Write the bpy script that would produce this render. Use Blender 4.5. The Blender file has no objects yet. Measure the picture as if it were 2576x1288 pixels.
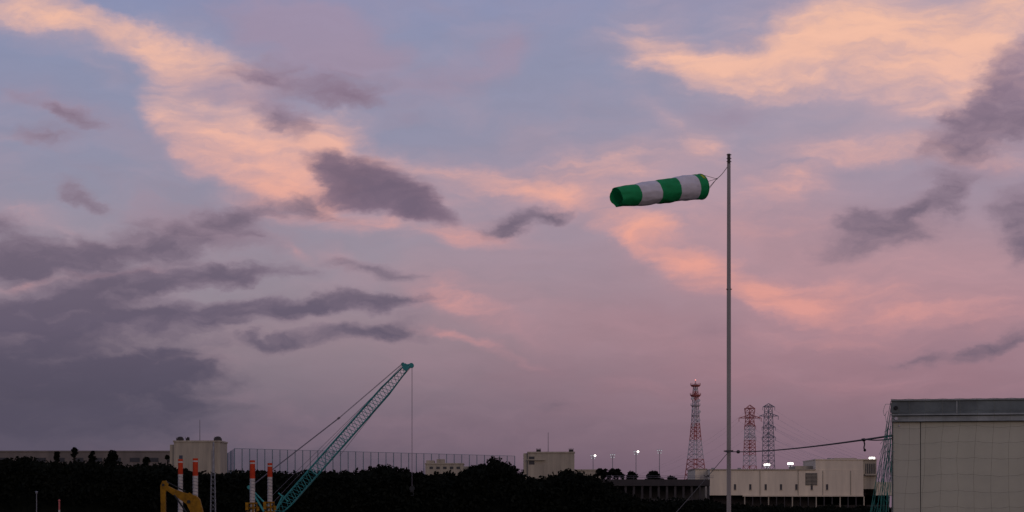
import bpy, math, random
import numpy as np
from mathutils import Vector, Matrix, noise as mnoise
random.seed(7); rng=np.random.default_rng(11)
F=5009.0; EYE=1.7
def S(px,py,D):
    """site survey: bearing / elevation reading at a known distance -> metres"""
    return Vector(((px-1288)/F*D, D, EYE+(1280-py)/F*D))
def lin(c):
    return tuple(((x/255)/12.92 if x/255<=0.04045 else ((x/255+0.055)/1.055)**2.4) for x in c)+(1.0,)
scene=bpy.context.scene
COL=scene.collection
# ------------------------------------------------------------------ materials
def mat(name,c1,c2=None,scale=3.0,rough=0.7,metal=0.0,detail=5,bump=0.0,streak=False,contrast=1.0,spec=0.3):
    m=bpy.data.materials.new(name); m.use_nodes=True
    nt=m.node_tree; b=nt.nodes['Principled BSDF']
    b.inputs['Roughness'].default_value=rough; b.inputs['Metallic'].default_value=metal
    b.inputs['Specular IOR Level'].default_value=spec
    if c2 is None: c2=tuple(x*0.75 for x in c1)
    tc=nt.nodes.new('ShaderNodeTexCoord'); mp=nt.nodes.new('ShaderNodeMapping')
    nt.links.new(tc.outputs['Object'],mp.inputs['Vector'])
    mp.inputs['Scale'].default_value=(1,1,0.12) if streak else (1,1,1)
    nz=nt.nodes.new('ShaderNodeTexNoise'); nz.inputs['Scale'].default_value=scale; nz.inputs['Detail'].default_value=detail
    nz.inputs['Roughness'].default_value=0.65
    nt.links.new(mp.outputs[0],nz.inputs['Vector'])
    cr=nt.nodes.new('ShaderNodeValToRGB')
    cr.color_ramp.elements[0].position=0.5-0.2/contrast; cr.color_ramp.elements[1].position=0.5+0.2/contrast
    cr.color_ramp.elements[0].color=(*c2,1); cr.color_ramp.elements[1].color=(*c1,1)
    nt.links.new(nz.outputs['Fac'],cr.inputs['Fac']); nt.links.new(cr.outputs[0],b.inputs['Base Color'])
    if bump>0:
        bp=nt.nodes.new('ShaderNodeBump'); bp.inputs['Strength'].default_value=bump; bp.inputs['Distance'].default_value=0.02
        nt.links.new(nz.outputs['Fac'],bp.inputs['Height']); nt.links.new(bp.outputs[0],b.inputs['Normal'])
    return m
def emat(name,c,s):
    m=bpy.data.materials.new(name); m.use_nodes=True
    b=m.node_tree.nodes['Principled BSDF']; b.inputs['Emission Color'].default_value=(*c,1); b.inputs['Emission Strength'].default_value=s
    return m
def netmat(name,c,alpha):
    m=mat(name,c); nt=m.node_tree; b=nt.nodes['Principled BSDF']
    nz=nt.nodes.new('ShaderNodeTexNoise'); nz.inputs['Scale'].default_value=0.15
    mr=nt.nodes.new('ShaderNodeMapRange'); mr.inputs['To Min'].default_value=alpha*0.6; mr.inputs['To Max'].default_value=alpha*1.4
    tc=nt.nodes.new('ShaderNodeTexCoord'); nt.links.new(tc.outputs['Object'],nz.inputs['Vector'])
    nt.links.new(nz.outputs['Fac'],mr.inputs['Value']); nt.links.new(mr.outputs[0],b.inputs['Alpha'])
    return m
M={}
M['ground']=mat('ground_earth',(0.03,0.026,0.022),(0.018,0.016,0.015),0.4,0.95,spec=0.05)
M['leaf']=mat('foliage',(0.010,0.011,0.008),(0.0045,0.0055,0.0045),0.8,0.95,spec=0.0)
M['bark']=mat('bark',(0.02,0.017,0.014),(0.012,0.01,0.009),6,0.95,spec=0.0)
M['cream']=mat('cream_render',(0.62,0.52,0.38),(0.46,0.385,0.29),0.35,0.85,streak=True)
M['cream2']=mat('weathered_render',(0.38,0.325,0.235),(0.20,0.17,0.13),0.6,0.9,streak=True,detail=8)
M['dimwall']=mat('dull_wall',(0.16,0.13,0.11),(0.10,0.085,0.075),0.3,0.9,streak=True)
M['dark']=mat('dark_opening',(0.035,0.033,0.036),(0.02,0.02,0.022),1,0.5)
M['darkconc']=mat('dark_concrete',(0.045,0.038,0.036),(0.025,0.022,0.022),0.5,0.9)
M['glass']=mat('window_glass',(0.06,0.065,0.08),(0.04,0.045,0.06),1,0.2)
M['galv']=mat('galvanised_steel',(0.24,0.24,0.24),(0.13,0.13,0.14),3,0.55,0.4,bump=0.1)
M['flash']=mat('flashing_steel',(0.27,0.285,0.27),(0.16,0.17,0.16),5,0.6,0.1,bump=0.1,contrast=1.4)
M['pole']=mat('pole_aluminium',(0.31,0.275,0.24),(0.19,0.165,0.145),4,0.5,0.3,streak=True)
M['poledark']=mat('pole_dark_steel',(0.09,0.07,0.055),(0.05,0.04,0.035),8,0.7,0.2)
M['rope']=mat('rope_fibre',(0.06,0.05,0.042),(0.03,0.026,0.022),60,0.9)
M['wire']=mat('wire_steel',(0.16,0.135,0.15),(0.10,0.09,0.10),5,0.6,0.3)
M['powerwire']=mat('overhead_wire',(0.30,0.26,0.29),(0.22,0.19,0.21),1,0.8)
M['red']=mat('red_paint_hazed',(0.38,0.105,0.095),(0.27,0.075,0.07),0.6,0.8,spec=.1)  # haze of the far towers is mixed into this red
M['white']=mat('white_paint_hazed',(0.50,0.455,0.46),(0.38,0.345,0.35),0.6,0.7,spec=.1)  # white dulled to carry distance haze in the colour
M['pylongrey']=mat('pylon_grey',(0.22,0.215,0.24),(0.16,0.16,0.18),0.6,0.7,spec=.1)
M['teal']=mat('teal_paint',(0.045,0.25,0.235),(0.03,0.145,0.14),1.5,0.7,spec=.15)
M['yellow']=mat('yellow_paint',(0.26,0.125,0.008),(0.13,0.062,0.006),2.5,0.7,spec=.1,detail=8,contrast=1.3)
M['orange']=mat('orange_paint',(0.47,0.045,0.012),(0.31,0.03,0.01),1.5,0.7,spec=.1)
M['pipewhite']=mat('pipe_white_paint',(0.46,0.41,0.37),(0.30,0.27,0.245),1.8,0.8,spec=.1,detail=8)
M['black']=mat('black_rubber',(0.02,0.02,0.02),(0.012,0.012,0.012),2,0.8)
M['panel']=mat('panel_enamel',(0.41,0.385,0.29),(0.32,0.30,0.225),1.1,0.65,bump=0.05,detail=9)
M['panel2']=mat('panel_enamel_streaked',(0.42,0.39,0.30),(0.32,0.30,0.23),2.0,0.65,streak=True)
M['trim']=mat('trim_sheet',(0.135,0.155,0.148),(0.07,0.08,0.078),2.6,0.6,0.0,detail=9,bump=0.15,contrast=1.5)
M['netgreen']=mat('net_cord_green',(0.025,0.17,0.14),(0.02,0.10,0.085),20,0.8)
M['netpale']=mat('net_cord_faded',(0.17,0.165,0.12),(0.09,0.095,0.07),8,0.8)
M['netveil']=netmat('sports_net',(0.10,0.14,0.17),0.22)
M['netveil2']=netmat('sports_net_dense',(0.06,0.08,0.11),0.6)
M['fencepost']=mat('fence_post_paint',(0.13,0.18,0.20),(0.09,0.13,0.15),1,0.6)
M['lamp']=emat('lit_lamp',(1.0,0.95,0.85),5)
M['lampdim']=emat('dim_lamp',(0.7,0.7,0.75),0.3)
M['aviation']=emat('red_warning_lamp',(1.0,0.25,0.15),1.2)
def cloth(name,c1,c2):
    m=mat(name,c1,c2,5,0.75,bump=0.35); nt=m.node_tree; b=nt.nodes['Principled BSDF']
    out=nt.nodes['Material Output']; tr=nt.nodes.new('ShaderNodeBsdfTranslucent'); tr.inputs[0].default_value=(*c1,1)
    mx=nt.nodes.new('ShaderNodeMixShader'); mx.inputs[0].default_value=0.22
    nt.links.new(b.outputs[0],mx.inputs[1]); nt.links.new(tr.outputs[0],mx.inputs[2]); nt.links.new(mx.outputs[0],out.inputs['Surface'])
    return m
M['sockg']=cloth('windsock_green',(0.006,0.27,0.08),(0.004,0.20,0.058))
M['sockw']=cloth('windsock_white',(0.66,0.61,0.63),(0.54,0.50,0.52))
M['label']=mat('yellow_print',(0.45,0.5,0.04),(0.3,0.36,0.03),20,0.7)
# ------------------------------------------------------------------ mesh builder
class MB:
    def __init__(s): s.v=[]; s.f=[]; s.m=[]
    def add(s,vs,fs,mi=0):
        o=len(s.v); s.v+= [tuple(v) for v in vs]
        for f in fs: s.f.append(tuple(i+o for i in f)); s.m.append(mi)
    def box(s,c,size,mi=0,rz=0.0,R=None):
        c=Vector(c); hx,hy,hz=[q/2 for q in size]
        R=R or Matrix.Rotation(rz,3,'Z')
        vs=[c+R@Vector((x*hx,y*hy,z*hz)) for z in(-1,1) for y in(-1,1) for x in(-1,1)]
        s.add(vs,[(0,2,3,1),(4,5,7,6),(0,1,5,4),(2,6,7,3),(0,4,6,2),(1,3,7,5)],mi)
    def lo(s,a,b,mi=0):
        a=Vector(a);b=Vector(b); s.box((a+b)/2,[abs(b[i]-a[i]) for i in range(3)],mi)
    def beam(s,p,q,r,r2=None,n=6,mi=0,caps=True,rot=0.0):
        p=Vector(p);q=Vector(q); r2=r if r2 is None else r2
        d=(q-p).normalized(); up=Vector((0,0,1)) if abs(d.z)<0.95 else Vector((0,1,0))
        a=d.cross(up).normalized(); b=d.cross(a)
        vs=[]
        for c,rr in((p,r),(q,r2)):
            for i in range(n):
                t=2*math.pi*i/n+rot; vs.append(c+a*math.cos(t)*rr+b*math.sin(t)*rr)
        fs=[(i,(i+1)%n,n+(i+1)%n,n+i) for i in range(n)]
        if caps: fs+=[tuple(range(n))[::-1],tuple(range(n,2*n))]
        s.add(vs,fs,mi)
    def path(s,pts,r,n=6,mi=0):
        for a,b in zip(pts[:-1],pts[1:]): s.beam(a,b,r,n=n,mi=mi)
    def ball(s,c,r,mi=0,sx=1,sy=1,sz=1,nu=10,nv=7):
        c=Vector(c); vs=[];
        for j in range(nv+1):
            th=math.pi*j/nv
            for i in range(nu):
                ph=2*math.pi*i/nu
                vs.append(c+Vector((sx*math.sin(th)*math.cos(ph),sy*math.sin(th)*math.sin(ph),sz*math.cos(th)))*r)
        fs=[(j*nu+i,(j+1)*nu+i,(j+1)*nu+(i+1)%nu,j*nu+(i+1)%nu) for j in range(nv) for i in range(nu)]
        s.add(vs,fs,mi)
    def lattice(s,p,q,w0,w1,n,r,mi=0,rb=None,side=None,x=False,d0=None,d1=None):
        p=Vector(p);q=Vector(q); d=(q-p).normalized()
        side=Vector(side) if side else (Vector((0,1,0)))
        a=(side-d*side.dot(d)).normalized(); b=d.cross(a); rb=rb or r*0.6
        def cor(t,k):
            w=(w0+(w1-w0)*t)/2; c=p+(q-p)*t
            sx=(1,1,-1,-1)[k]; sy=(1,-1,-1,1)[k]
            return c+a*w*sx+b*w*sy
        for k in range(4):
            s.beam(cor(0,k),cor(1,k),r,n=4,mi=mi)
            for i in range(n):
                t0,t1=i/n,(i+1)/n; k2=(k+1)%4
                if x: s.beam(cor(t0,k),cor(t1,k2),rb,n=3,mi=mi,caps=False); s.beam(cor(t0,k2),cor(t1,k),rb,n=3,mi=mi,caps=False)
                elif i%2==0: s.beam(cor(t0,k),cor(t1,k2),rb,n=3,mi=mi,caps=False)
                else: s.beam(cor(t0,k2),cor(t1,k),rb,n=3,mi=mi,caps=False)
                if x: s.beam(cor(t1,k),cor(t1,k2),rb,n=3,mi=mi,caps=False)
    def done(s,name,mats,origin=(0,0,0),parent=None,smooth=False,rot=None,label=None,cat=None,kind=None,group=None):
        o=Vector(origin)
        me=bpy.data.meshes.new(name)
        me.from_pydata([(v[0]-o.x,v[1]-o.y,v[2]-o.z) for v in s.v],[],s.f)
        for m in mats: me.materials.append(M[m])
        me.polygons.foreach_set('material_index',s.m)
        if smooth: me.polygons.foreach_set('use_smooth',[True]*len(s.f))
        me.update()
        ob=bpy.data.objects.new(name,me); COL.objects.link(ob)
        if parent: ob.parent=parent
        else: ob.location=o
        tag(ob,label,cat,kind,group)
        return ob
def tag(ob,label=None,cat=None,kind=None,group=None):
    if label: ob['label']=label
    if cat: ob['category']=cat
    if kind: ob['kind']=kind
    if group: ob['group']=group
def root(name,origin,label,cat,group=None,rz=0):
    e=bpy.data.objects.new(name,None); e.empty_display_size=0.2; e.location=origin; e.rotation_euler=(0,0,rz)
    COL.objects.link(e); tag(e,label,cat,None,group); return e
SITE=-3.0
def gz(x,y):
    def ss(a,b,t):
        t=max(0,min(1,(t-a)/(b-a))); return t*t*(3-2*t)
    return SITE*(ss(75,105,y)-ss(318,340,y))
# ------------------------------------------------------------------ ground
ys=[-300,-100,0,30,60,75,80,85,90,95,100,105,150,200,260,318,322,326,330,335,340,400,600,900,1500,2500,4000,7000]
xs=[-5000,-2500,-1200,-600,-300,-150,-100,-70,-50,-30,-15,0,15,30,50,70,100,150,300,600,1200,2500,5000]
mb=MB(); vs=[(x,y,gz(x,y)+(0.15*mnoise.noise(Vector((x*.05,y*.05,0))) if 5<y<320 and abs(x)<200 else 0)) for y in ys for x in xs]; n=len(xs)
mb.add(vs,[(j*n+i,j*n+i+1,(j+1)*n+i+1,(j+1)*n+i) for j in range(len(ys)-1) for i in range(n-1)])
mb.done('ground',['ground'],kind='structure',smooth=True)
# ------------------------------------------------------------------ foliage helpers
def leaf_quads(C,size):
    n=len(C); a=rng.normal(size=(n,3)); a/=np.linalg.norm(a,axis=1)[:,None]
    b=rng.normal(size=(n,3)); b-=a*(a*b).sum(1)[:,None]; b/=np.linalg.norm(b,axis=1)[:,None]
    sz=(size*rng.uniform(0.5,1.3,n))[:,None]
    V=np.stack([C-a*sz,C+b*sz*0.55,C+a*sz,C-b*sz*0.55],1).reshape(-1,3)
    Fc=np.arange(n*4).reshape(-1,4)
    return V,Fc
def add_leaves(mb,C,size,mi=0):
    V,Fc=leaf_quads(C,size); o=len(mb.v)
    mb.v+=list(map(tuple,V)); mb.f+=[tuple(f) for f in (Fc+o)]; mb.m+=[mi]*len(Fc)
def shell(c,r,n,sq=0.8):
    d=rng.normal(size=(n,3)); d/=np.linalg.norm(d,axis=1)[:,None]
    rr=r*rng.uniform(0.45,1.05,n)[:,None]
    return np.array(c)+d*rr*np.array([1,1,sq])
def tree(px,top,D,wpx,kind='round',label='dark broadleaf tree on the wooded bank',name='tree'):
    p=S(px,top,D); base=Vector((p.x,p.y,gz(p.x,p.y))); H=p.z-base.z; W=wpx/F*D
    r=root(name,base,label,'tree',group='trees above the wooded bank')
    mb=MB(); lean=Vector((random.uniform(-.3,.3),0,0))
    th=H*(0.9 if kind in('cone','palm') else 0.6)
    mb.beam(base,base+Vector((0,0,th))+lean,0.03*H,0.012*H,n=7)
    if kind!='palm':
        for i in range(9):
            a=i*2.4; z=th*random.uniform(0.5,0.95); s0=base+Vector((0,0,z))+lean*(z/th)
            L=W*0.38*(1-0.5*z/H if kind=='cone' else 1)
            e=s0+Vector((math.cos(a)*L,math.sin(a)*L,L*random.uniform(.2,.7))); mb.beam(s0,e,0.012*H,0.004*H,n=5)
    mb.done('trunk',['bark'],base,r)
    mb=MB()
    if kind=='palm':
        c=base+Vector((0,0,th))+lean
        for i in range(26):
            a=i*2.4; el=random.uniform(-0.3,1.2); L=W*0.55
            pts=[]
            for t in range(6):
                t/=5; pts.append(c+Vector((math.cos(a)*math.cos(el)*L*t,math.sin(a)*math.cos(el)*L*t,math.sin(el)*L*t-0.55*L*t*t)))
            C=[]
            for u,v in zip(pts[:-1],pts[1:]):
                for k in range(9): C.append(u.lerp(v,k/9))
            add_leaves(mb,np.array([tuple(q) for q in C])+rng.normal(size=(len(C),3))*0.08,0.38)
    else:
        nc=20
        for i in range(nc):
            t=random.random()
            if kind=='cone': z=H*(0.40+0.56*t); rad=W*0.5*(1.0-0.75*t)*random.uniform(0.5,1)
            else: z=H*(0.55+0.36*t); rad=W*0.5*math.sqrt(max(0.05,1-(2*t-0.7)**2*0.7))*random.uniform(0.3,0.8)
            a=random.uniform(0,6.28); c=(base.x+math.cos(a)*rad*0.75+lean.x*z/H,base.y+math.sin(a)*rad*0.75,base.z+z)
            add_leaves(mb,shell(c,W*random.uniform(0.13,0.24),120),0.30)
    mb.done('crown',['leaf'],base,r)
# wood mass on the bank
def prof(pts,x):
    return float(np.interp(x,[p[0] for p in pts],[p[1] for p in pts]))
WP=[(-200,1160),(0,1156),(60,1147),(110,1153),(150,1160),(230,1156),(300,1163),(430,1165),(470,1182),(560,1184),(640,1180),(720,1183),(820,1180),(880,1186),(920,1174),(970,1166),(1010,1172),(1050,1186),(1120,1188),(1170,1184),(1195,1168),(1240,1156),(1280,1162),(1310,1190),(1370,1198),(1400,1186),(1440,1180),(1490,1190),(1530,1212),(1600,1252),(1780,1256),(1860,1268),(2200,1272),(2800,1272)]
mb=MB()
for row,(D,dz) in enumerate(((345,9),(360,4),(378,0))):
    px=-160.0
    while px<2750:
        top=prof(WP,px)+dz+random.uniform(-3,9)
        p=S(px,top,D); g=gz(p.x,D)
        r=random.uniform(1.1,2.2)
        r=min(r,max(0.5,(p.z-g)*0.5))
        c=(p.x,D+random.uniform(-3,3),p.z-r*0.8)
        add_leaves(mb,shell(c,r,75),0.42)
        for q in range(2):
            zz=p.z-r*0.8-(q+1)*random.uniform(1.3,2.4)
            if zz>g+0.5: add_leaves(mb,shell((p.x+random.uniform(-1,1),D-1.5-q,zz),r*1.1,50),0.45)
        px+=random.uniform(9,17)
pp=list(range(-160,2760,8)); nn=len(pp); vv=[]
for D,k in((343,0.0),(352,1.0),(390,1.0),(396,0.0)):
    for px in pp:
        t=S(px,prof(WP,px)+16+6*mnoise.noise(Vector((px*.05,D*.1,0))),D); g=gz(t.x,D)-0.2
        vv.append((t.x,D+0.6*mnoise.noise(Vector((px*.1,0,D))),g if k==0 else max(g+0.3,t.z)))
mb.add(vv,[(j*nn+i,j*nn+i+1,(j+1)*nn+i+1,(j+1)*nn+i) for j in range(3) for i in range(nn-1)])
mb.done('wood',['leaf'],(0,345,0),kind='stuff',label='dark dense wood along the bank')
for a in [(142,1127,400,26,'cone'),(189,1121,400,26,'cone'),(229,1119,400,34,'round'),(283,1125,400,52,'round'),(370,1139,400,36,'round'),(420,1141,400,24,'cone'),(62,1138,400,50,'round'),(20,1146,400,50,'round'),
          (975,1164,395,90,'round'),(1243,1151,395,110,'round'),(1205,1160,395,70,'round'),(1425,1178,395,90,'round'),
          (1588,1179,430,50,'round'),(1642,1180,430,60,'round'),(1692,1187,430,40,'round')]:
    tree(*a,label={'cone':'slender dark conifer on the wooded bank','round':'dark broadleaf tree on the wooded bank'}[a[4]],name='conifer_tree' if a[4]=='cone' else 'tree')
for px,t in((1517,1178),(1548,1178)): tree(px,t,430,44,'palm',label='dark palm tree with drooping fronds by the deck',name='palm_tree')
# ------------------------------------------------------------------ buildings
def slab(name,x0,x1,ytop,D,depth,m,label,extra=None,cat='building',m2='dark',rz=0):
    a=S(x0,ytop,D); b=S(x1,ytop,D); c=(a+b)/2; base=Vector((c.x,D,0)); W=b.x-a.x; H=a.z
    r=root(name,base,label,cat)
    mb=MB(); mb.lo((a.x,D,-0.5),(b.x,D+depth,H)); mb.done('wall',[m],base,r)
    mb=MB(); mb.lo((a.x-0.15,D-0.15,H),(b.x+0.15,D+depth+0.15,H+0.35)); mb.done('parapet',['cream2' if m!='dimwall' else 'dimwall'],base,r)
    return r,base,a.x,b.x,H
r,base,x0,x1,H=slab('warehouse',-420,428,1137,520,25,'dimwall','long low dull warehouse behind the trees')
for i in range(18):
    mb=MB(); cx=x0+4+i*4.9; mb.lo((cx,519.9,H-2.6),(cx+2.6,520.02,H-1.5)); mb.done('window',['dark'],base,r)
D=450
r,base,x0,x1,H=slab('cream_building',437,554,1112,D,11,'cream2','weathered cream concrete building with rooftop mast')
mb=MB(); a=S(425,1118,D); mb.lo((a.x,D+1.2,-0.5),(x0-0.003,D+9,a.z)); mb.done('wing',['cream2'],base,r)
for px,py,w in((450,1104,16),(545,1105,18),(470,1107,8)):
    mb=MB(); q=S(px,py,D); ww=w/F*D
    mb.lo((q.x-ww/2,D+1,H+0.35),(q.x+ww/2,D+1+ww,H+0.9)); mb.ball((q.x,D+1.8,H+1.0),ww*0.45,sz=0.5)
    for k in range(5): mb.beam((q.x-ww/2+k*ww/4,D+1.1,H+.3),(q.x-ww/2+k*ww/4+random.uniform(-.2,.2),D+1.1,H+1.2),0.04,n=4)
    mb.done('rooftop_unit',['darkconc'],base,r)
mb=MB(); q=S(494,1053,D); mb.beam((q.x,D+5,H),(q.x,D+5,q.z),0.09,0.05); mb.done('antenna_mast',['wire'],base,r)
for px in (538,):
    mb=MB(); q=S(px,1130,D); mb.lo((q.x-0.15,D-0.12,4),(q.x+0.15,D-0.002,H-1)); mb.done('drainpipe',['wire'],base,r)
for px,py in((455,1150),):
    mb=MB(); q=S(px,py,D); mb.lo((q.x-.4,D-.03,q.z-.4),(q.x+.4,D+.1,q.z+.4)); mb.done('window',['glass'],base,r)
D=470
r,base,x0,x1,H=slab('cream_building',1328,1445,1140,D,10,'cream2','cream concrete block with rooftop railings and mast')
mb=MB(); a=S(1317,1140,D); mb.lo((a.x,D+0.8,-0.5),(x0-0.003,D+8,H)); mb.done('wing',['cream2'],base,r)
mb=MB(); q=S(1337,1158,D); mb.lo((q.x-.6,D-.04,q.z-1.0),(q.x+.7,D+.1,q.z+.9)); mb.done('window',['dark'],base,r)
mb=MB(); mb.lo((x0-0.3,D-0.5,H-1.7),(x0+4,D-0.003,H-1.45)); mb.done('canopy',['cream2'],base,r)
for px in (1355,1437):
    mb=MB(); q=S(px,1133,D); mb.lo((q.x-.5,D+.5,H+.35),(q.x+.5,D+1.5,H+.9))
    for k in range(4): mb.beam((q.x-.5+k*.33,D+.5,H+.3),(q.x-.5+k*.33,D+.5,H+1.2),0.05,n=4)
    mb.done('rooftop_unit',['darkconc'],base,r)
mb=MB(); q=S(1380,1086,D); mb.beam((q.x,D+5,H),(q.x,D+5,q.z),0.08,0.05); mb.done('antenna_mast',['wire'],base,r)
D=560
r,base,x0,x1,H=slab('stepped_building',1070,1165,1168,D,10,'cream2','low beige stepped building behind the sports net')
for a0,a1,t in((1072,1092,1158),(1098,1118,1155)):
    mb=MB(); a=S(a0,t,D); b=S(a1,t,D); mb.lo((a.x,D+.5,H+.35),(b.x,D+6,a.z)); mb.done('roof_block',['cream2'],base,r)
for k in range(5):
    mb=MB(); q=S(1085+k*17,1177,D); mb.lo((q.x-.5,D-.03,q.z-.35),(q.x+.5,D+.1,q.z+.35)); mb.done('window',['dark'],base,r)
slab('low_building',1446,1512,1184,540,12,'cream2','low pale building beside the trees')
slab('low_building',1140,1210,1176,620,12,'cream2','low pale building behind the sports net')
slab('low_building',560,600,1186,545,12,'cream2','low pale building beside the sports net')
# dark deck structure
D=400
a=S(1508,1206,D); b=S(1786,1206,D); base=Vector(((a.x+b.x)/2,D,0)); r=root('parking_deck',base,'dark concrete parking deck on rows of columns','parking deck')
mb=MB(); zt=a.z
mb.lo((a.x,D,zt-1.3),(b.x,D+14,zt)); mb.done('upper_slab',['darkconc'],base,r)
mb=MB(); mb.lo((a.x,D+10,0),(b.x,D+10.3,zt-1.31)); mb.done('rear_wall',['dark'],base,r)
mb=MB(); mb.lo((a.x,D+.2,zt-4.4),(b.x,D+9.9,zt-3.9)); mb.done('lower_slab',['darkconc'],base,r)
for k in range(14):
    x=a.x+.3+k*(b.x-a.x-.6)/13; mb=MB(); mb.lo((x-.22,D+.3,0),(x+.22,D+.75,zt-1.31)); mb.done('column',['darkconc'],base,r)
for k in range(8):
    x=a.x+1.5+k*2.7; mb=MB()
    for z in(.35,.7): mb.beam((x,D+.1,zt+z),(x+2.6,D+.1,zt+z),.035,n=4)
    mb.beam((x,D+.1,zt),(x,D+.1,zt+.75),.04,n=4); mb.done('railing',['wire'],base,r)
# large pale building
D=600
def X(px): return S(px,0,D).x
def Z(py): return S(0,py,D).z
base=Vector((X(1990),D,0)); r=root('pale_hall',base,'long pale two storey hall with arcade and louvres','building')
mb=MB(); mb.lo((X(1786),D,Z(1246)),(X(2172),D+30,Z(1183))); mb.done('upper_wall',['cream'],base,r)
mb=MB(); mb.lo((X(1755),D+8,0),(X(1785.8),D+34,Z(1180))); mb.done('side_wing',['cream'],base,r)
mb=MB(); mb.lo((X(1754),D-.25+8,Z(1180)),(X(1785.6),D+34,Z(1177.5))); mb.lo((X(1785.9),D-.25,Z(1182.9)),(X(2051),D+30,Z(1180))); mb.done('parapet',['cream2'],base,r)
mb=MB(); mb.lo((X(2052),D+.3,Z(1182.8)),(X(2172),D+26,Z(1157))); mb.lo((X(2051),D+.1,Z(1157)),(X(2207.5),D+26.2,Z(1154.6))); mb.done('roof_block',['cream'],base,r)
mb=MB(); mb.lo((X(2008),D+6,Z(1179.9)),(X(2051),D+20,Z(1171))); mb.done('roof_step',['cream2'],base,r)
mb=MB(); mb.lo((X(2110),D+9,Z(1154.5)),(X(2168),D+20,Z(1150.5))); mb.done('roof_step',['cream2'],base,r)
mb=MB(); mb.lo((X(2172.2),D+.6,Z(1230)),(X(2206),D+26,Z(1157.2))); mb.done('tower_wall',['cream2'],base,r)
mb=MB(); mb.lo((X(2178),D+.45,Z(1192)),(X(2203),D+.7,Z(1166))); mb.done('loggia',['dark'],base,r)
mb=MB()
for k in range(5): mb.lo((X(2180+k*4.6),D+.3,Z(1192)),(X(2181.2+k*4.6),D+.44,Z(1166)))
mb.lo((X(2176),D-.5,Z(1196)),(X(2206),D+.44,Z(1192))); mb.done('balcony',['cream2'],base,r)
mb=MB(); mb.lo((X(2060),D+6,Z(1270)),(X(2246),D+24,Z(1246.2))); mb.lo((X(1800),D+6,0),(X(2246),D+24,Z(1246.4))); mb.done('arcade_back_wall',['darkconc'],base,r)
mb=MB(); mb.lo((X(2206.3),D+2,Z(1245.8)),(X(2290),D+24,Z(1212))); mb.done('low_wing',['cream'],base,r)
mb=MB(); mb.lo((X(1868),D-.5,Z(1249)),(X(2172),D+.5,Z(1246.3))); mb.done('canopy_edge',['cream'],base,r)
for k in range(16):
    px=1872+k*20; mb=MB(); mb.lo((X(px),D-.2,0),(X(px+2.6),D+.4,Z(1249.1))); mb.done('column',['darkconc' if k%3 else 'cream2'],base,r)
for k in range(7):
    px=1849+k*38.6
    mb=MB(); mb.lo((X(px-2.8),D-.05,Z(1232)),(X(px+2.8),D+.1,Z(1218))); w=mb.done('window',['dark'],base,r)
    mb=MB(); mb.lo((X(px-3.4),D-.14,Z(1233.4)),(X(px+3.4),D-.003,Z(1232.2))); mb.done('sill',['cream2'],base,w)
mb=MB(); mb.lo((X(2026),D-.05,Z(1221)),(X(2056),D+.1,Z(1190)))
for k in range(9): mb.lo((X(2026),D-.2,Z(1220.5-k*3.4)),(X(2056),D-.06,Z(1219.3-k*3.4)),1)
mb.done('louvre',['dark','cream2'],base,r)
for px in (1838,1912,2008,2070,2140):
    mb=MB(); mb.beam((X(px),D-.12,Z(1246)),(X(px),D-.12,Z(1184)),.09,n=6); mb.done('drainpipe',['cream2'],base,r)
for px in(1795,1862,2090):
    mb=MB(); mb.lo((X(px),D+5,Z(1180 if px<2050 else 1154.4)),(X(px+7),D+7,Z(1176 if px<2050 else 1151))); mb.done('rooftop_unit',['galv'],base,r)
# ------------------------------------------------------------------ sports net fence
def fpt(px):
    t=(px-590)/705; D=500+110*t; return px,1128+19*t,D
base=S(940,1280,555); base.z=0
r=root('sports_net_fence',base,'tall sports ground net fence on thin posts','net fence')
pxs=[590+705*k/37 for k in range(38)]; cols=[]
for px in pxs:
    _,t,D=fpt(px); q=S(px,t,D); cols.append(q); mb=MB(); mb.beam((q.x,q.y,0),(q.x,q.y,q.z),.14,.11,n=6); mb.done('post',['fencepost'],base,r)
mb=MB()
for a,b in zip(cols[:-1],cols[1:]): mb.add([(a.x,a.y+.2,1),(b.x,b.y+.2,1),(b.x,b.y+.2,b.z),(a.x,a.y+.2,a.z)],[(0,1,2,3)])
mb.done('net',['netveil'],base,r)
for f in(1.0,.66,.4):
    mb=MB()
    for a,b in zip(cols[:-1],cols[1:]): mb.beam((a.x,a.y,a.z*f),(b.x,b.y,b.z*f),.05,n=4,caps=False)
    mb.done('support_cable',['fencepost'],base,r)
a=cols[0]; b=S(556,1150,560); mb=MB(); mb.add([(a.x,a.y,1),(b.x,b.y,1),(b.x,b.y,b.z),(a.x,a.y,a.z)],[(0,1,2,3)]); mb.done('return_net',['netveil2'],base,r)
for t in(.25,.5,.75,1): 
    q=a.lerp(b,t); mb=MB(); mb.beam((q.x,q.y,0),(q.x,q.y,q.z),.14,n=6); mb.done('post',['fencepost'],base,r)
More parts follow.
